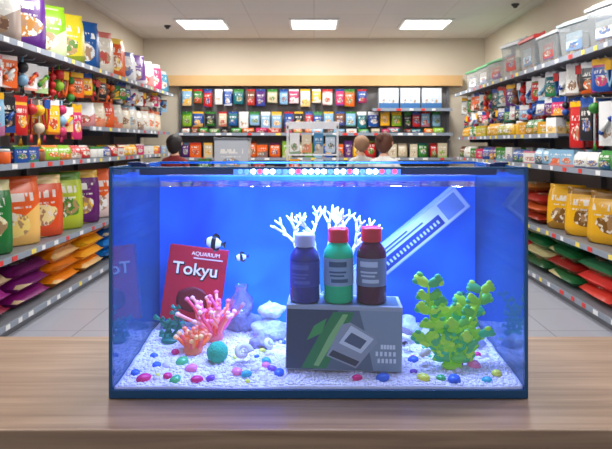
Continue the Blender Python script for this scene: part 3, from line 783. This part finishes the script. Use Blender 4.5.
def anemone(loc, n, Lmin, Lmax, cols_, tips, seed, base):
    random.seed(seed); b = MB(); b.ell((0, 0, .008), (.022, .02, .014), ca=base)
    for k in range(n):
        a = random.uniform(0, 6.28); s = random.random(); d = Vector((math.cos(a)*s*.9, math.sin(a)*s*.8, 1.)).normalized(); L = random.uniform(Lmin, Lmax)
        p = [Vector((math.cos(a)*.012, math.sin(a)*.012, .01))]
        for j in range(4): d = (d+Vector((random.uniform(-.4, .4), random.uniform(-.3, .3), random.uniform(-.1, .1)))).normalized(); p.append(p[-1]+d*L/4)
        b.tube(p, [.0048, .0045, .004, .0038, .0045], 6, ca=random.choice(cols_)); b.ell(p[-1], (.0066, .0066, .0058), ca=random.choice(tips), I=ICO1)
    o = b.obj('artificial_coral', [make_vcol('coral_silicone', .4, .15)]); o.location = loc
anemone((-.228, 1.365, .993), 50, .04, .10, (C(245, 80, 105), C(255, 130, 100), C(240, 100, 160), C(250, 160, 150)), (C(255, 190, 180), C(250, 120, 150)), 11, C(230, 110, 110))
anemone((-.262, 1.30, .985), 24, .02, .042, (C(250, 120, 60), C(255, 150, 80), C(240, 90, 90)), (C(255, 190, 120), C(250, 140, 100)), 12, C(230, 120, 80))

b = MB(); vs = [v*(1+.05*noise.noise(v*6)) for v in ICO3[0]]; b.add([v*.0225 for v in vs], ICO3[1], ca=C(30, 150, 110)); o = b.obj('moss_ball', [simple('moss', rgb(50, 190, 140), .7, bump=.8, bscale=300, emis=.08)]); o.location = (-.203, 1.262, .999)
def shell(loc, s, col, rz):
    b = MB(); n = 60; pts = []; rad = []
    for k in range(n):
        t = k/n*4*math.pi; r = .022*s*math.exp(-t*.16); pts.append((r*math.cos(t), r*math.sin(t), .018*s*t/(4*math.pi)*1.7)); rad.append(.0115*s*math.exp(-t*.16))
    b.tube(pts, rad, 10, ca=col); o = b.obj('sea_shell', [make_vcol('shell', .4)]); o.location = loc; o.rotation_euler = (math.radians(60), 0, math.radians(rz)); return o
shell((-.150, 1.25, 1.001), .8, C(225, 215, 205), 20); shell((.20, 1.31, 1.005), .7, C(235, 225, 215), 120); shell((-.10, 1.30, 1.0), .6, C(235, 230, 235), 60); shell((.235, 1.25, .997), .55, C(235, 210, 200), 200)
gj = glassy('jar_glass', (.85, .80, .92), .24, .16, (.75, .62, .75))
b = MB(); b.lathe([(.012, 0), (.022, .003), (.030, .022), (.028, .042), (.016, .054), (.014, .066), (.018, .072)], 24, cap=False); b.add([(.022*math.cos(a*.5236), .022*math.sin(a*.5236), .003) for a in range(12)], [tuple(range(12))]); o = b.obj('glass_jar', [gj]); o.location = (-.172, 1.42, 1.03)
def rock(loc, r, col, sd, name='aquarium_rock'):
    b = MB(); off = Vector((sd*3.1, sd, 0))
    vs = [Vector((v.x*r[0], v.y*r[1], v.z*r[2]))*(1+.35*noise.noise(v*1.6+off)+.2*noise.noise(v*4+off)) for v in ICO3[0]]
    b.add(vs, ICO3[1], ca=col); o = b.obj(name, [simple('rock_stone', col, .8, bump=.9, bscale=70, var=.35)]); o.location = loc
for q in [((-.105, 1.40, 1.0), (.042, .03, .028), C(200, 205, 225), 1), ((-.10, 1.41, 1.045), (.030, .022, .020), C(235, 238, 245), 2), ((-.17, 1.45, 1.0), (.05, .03, .03), C(170, 175, 200), 3), ((-.345, 1.44, .99), (.03, .03, .02), C(170, 175, 200), 4),
          ((.215, 1.40, 1.0), (.035, .03, .032), C(215, 218, 230), 5), ((.19, 1.37, 1.0), (.03, .025, .02), C(150, 130, 140), 6), ((.35, 1.35, .99), (.03, .025, .018), C(200, 200, 215), 7), ((-.12, 1.34, .99), (.026, .02, .015), C(150, 140, 165), 8), ((-.235, 1.46, .99), (.03, .022, .03), C(180, 185, 205), 9)]:
    rock(*q)
random.seed(21); b = MB()
cols = [C(225, 50, 125), C(245, 130, 175), C(60, 105, 210), C(80, 180, 110), C(225, 225, 90), C(130, 80, 190), C(60, 170, 190), C(235, 135, 80)]
spots = [(-.325,1.24,2),(-.29,1.19,0),(-.272,1.175,3),(-.23,1.178,0),(-.205,1.185,5),(-.275,1.25,3),(-.135,1.2,6),(-.085,1.225,5),(-.07,1.205,2),(.085,1.18,0),(.135,1.182,2),(.215,1.18,4),(.25,1.18,3),(.275,1.175,2),(.365,1.2,4),(.34,1.18,6),(-.155,1.21,1),(-.36,1.21,2),(.30,1.29,1),(.21,1.27,2),(-.30,1.30,0),(-.25,1.22,1),(-.10,1.26,6),(-.335,1.18,0),(.33,1.24,1)]
for x, y, ci in spots:
    r = random.uniform(.0085, .0130); b.ell((x, y, gh(x, y)+r*.35), (r*1.25, r, r*.72), ca=cols[ci], R=Euler((random.uniform(-.3, .3), random.uniform(-.3, .3), random.uniform(0, 3))).to_matrix())
for _ in range(60):
    x = random.uniform(x0+.02, x1-.02); y = random.uniform(y0+.012, 1.40); r = random.uniform(.004, .008)
    if -.09 < x < .2 and 1.17 < y < 1.33: continue
    b.ell((x, y, gh(x, y)+r*.4), (r*1.25, r, r*.8), ca=random.choice(cols+[C(215, 205, 225)]*7), R=Euler((0, 0, random.uniform(0, 3))).to_matrix())
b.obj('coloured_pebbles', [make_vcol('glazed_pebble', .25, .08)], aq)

# fish
def fish(loc, L, yaw, pitch=0, tall=.55):
    e = empty('tropical_fish', loc); e.rotation_euler = (0, math.radians(pitch), math.radians(yaw))
    m, nt, bs = new_mat('striped_scales'); tc = nt.nodes.new('ShaderNodeTexCoord'); sp = nt.nodes.new('ShaderNodeSeparateXYZ'); nt.links.new(tc.outputs['Object'], sp.inputs[0])
    s = M_(nt, 'GREATER_THAN', M_(nt, 'SINE', M_(nt, 'ADD', M_(nt, 'MULTIPLY', sp.outputs[0], 15./L), 1.2)), .1)
    nt.links.new(mixc(nt, s, (.9, .88, .8), (.01, .01, .015)), bs.inputs['Base Color']); bs.inputs['Roughness'].default_value = .3
    b = MB(); n = 14; k = 14; vs = []
    for i in range(n+1):
        f = i/n; hgt = L*tall*.5*(math.sin(math.pi*min(1, f*.93+.03))**.75)*(1-.15*f)
        if i == n: hgt = L*.055
        th = hgt*.38; xx = (f-.5)*L*.78
        for j in range(k):
            a = 2*math.pi*j/k; vs.append((xx, th*math.cos(a), hgt*math.sin(a)))
    fs = [(i*k+j, i*k+(j+1) % k, (i+1)*k+(j+1) % k, (i+1)*k+j) for i in range(n) for j in range(k)]+[tuple(range(k))[::-1], tuple(range(n*k, n*k+k))]
    b.add(vs, fs); b.obj('body', [m], e)
    b = MB()
    def fin(pts, t=.0008):
        q = len(pts); b.add([(x*L, -t, z*L) for x, z in pts]+[(x*L, t, z*L) for x, z in pts], [tuple(range(q)), tuple(range(q, 2*q))[::-1]]+[(i, (i+1) % q, q+(i+1) % q, q+i) for i in range(q)], ca=(.02, .02, .02))
    fin([(.36, .03), (.56, .17), (.52, 0), (.56, -.17), (.36, -.03)])
    fin([(-.12, tall*.42), (.05, tall*.75), (.22, tall*.62), (.3, tall*.25), (.1, tall*.38)]); fin([(-.02, -tall*.42), (.12, -tall*.7), (.26, -tall*.5), (.3, -tall*.22), (.1, -tall*.38)])
    b.obj('fins', [VCOL], e)
    b = MB()
    for s in (-1, 1): b.ell((-.29*L, s*.055*L, .04*L), (.028*L, .012*L, .028*L), ca=(.9, .85, .5)); b.ell((-.29*L, s*.066*L, .04*L), (.015*L, .006*L, .015*L), ca=(.01, .01, .01))
    b.ell((-.395*L, 0, -.01*L), (.018*L, .014*L, .02*L), ca=(.8, .8, .7))
    b.obj('eyes', [VCOL], e)
fish((-.232, 1.385, 1.209), .056, -15, 8)
fish((-.168, 1.38, 1.176), .034, 10, -5)
print('done')
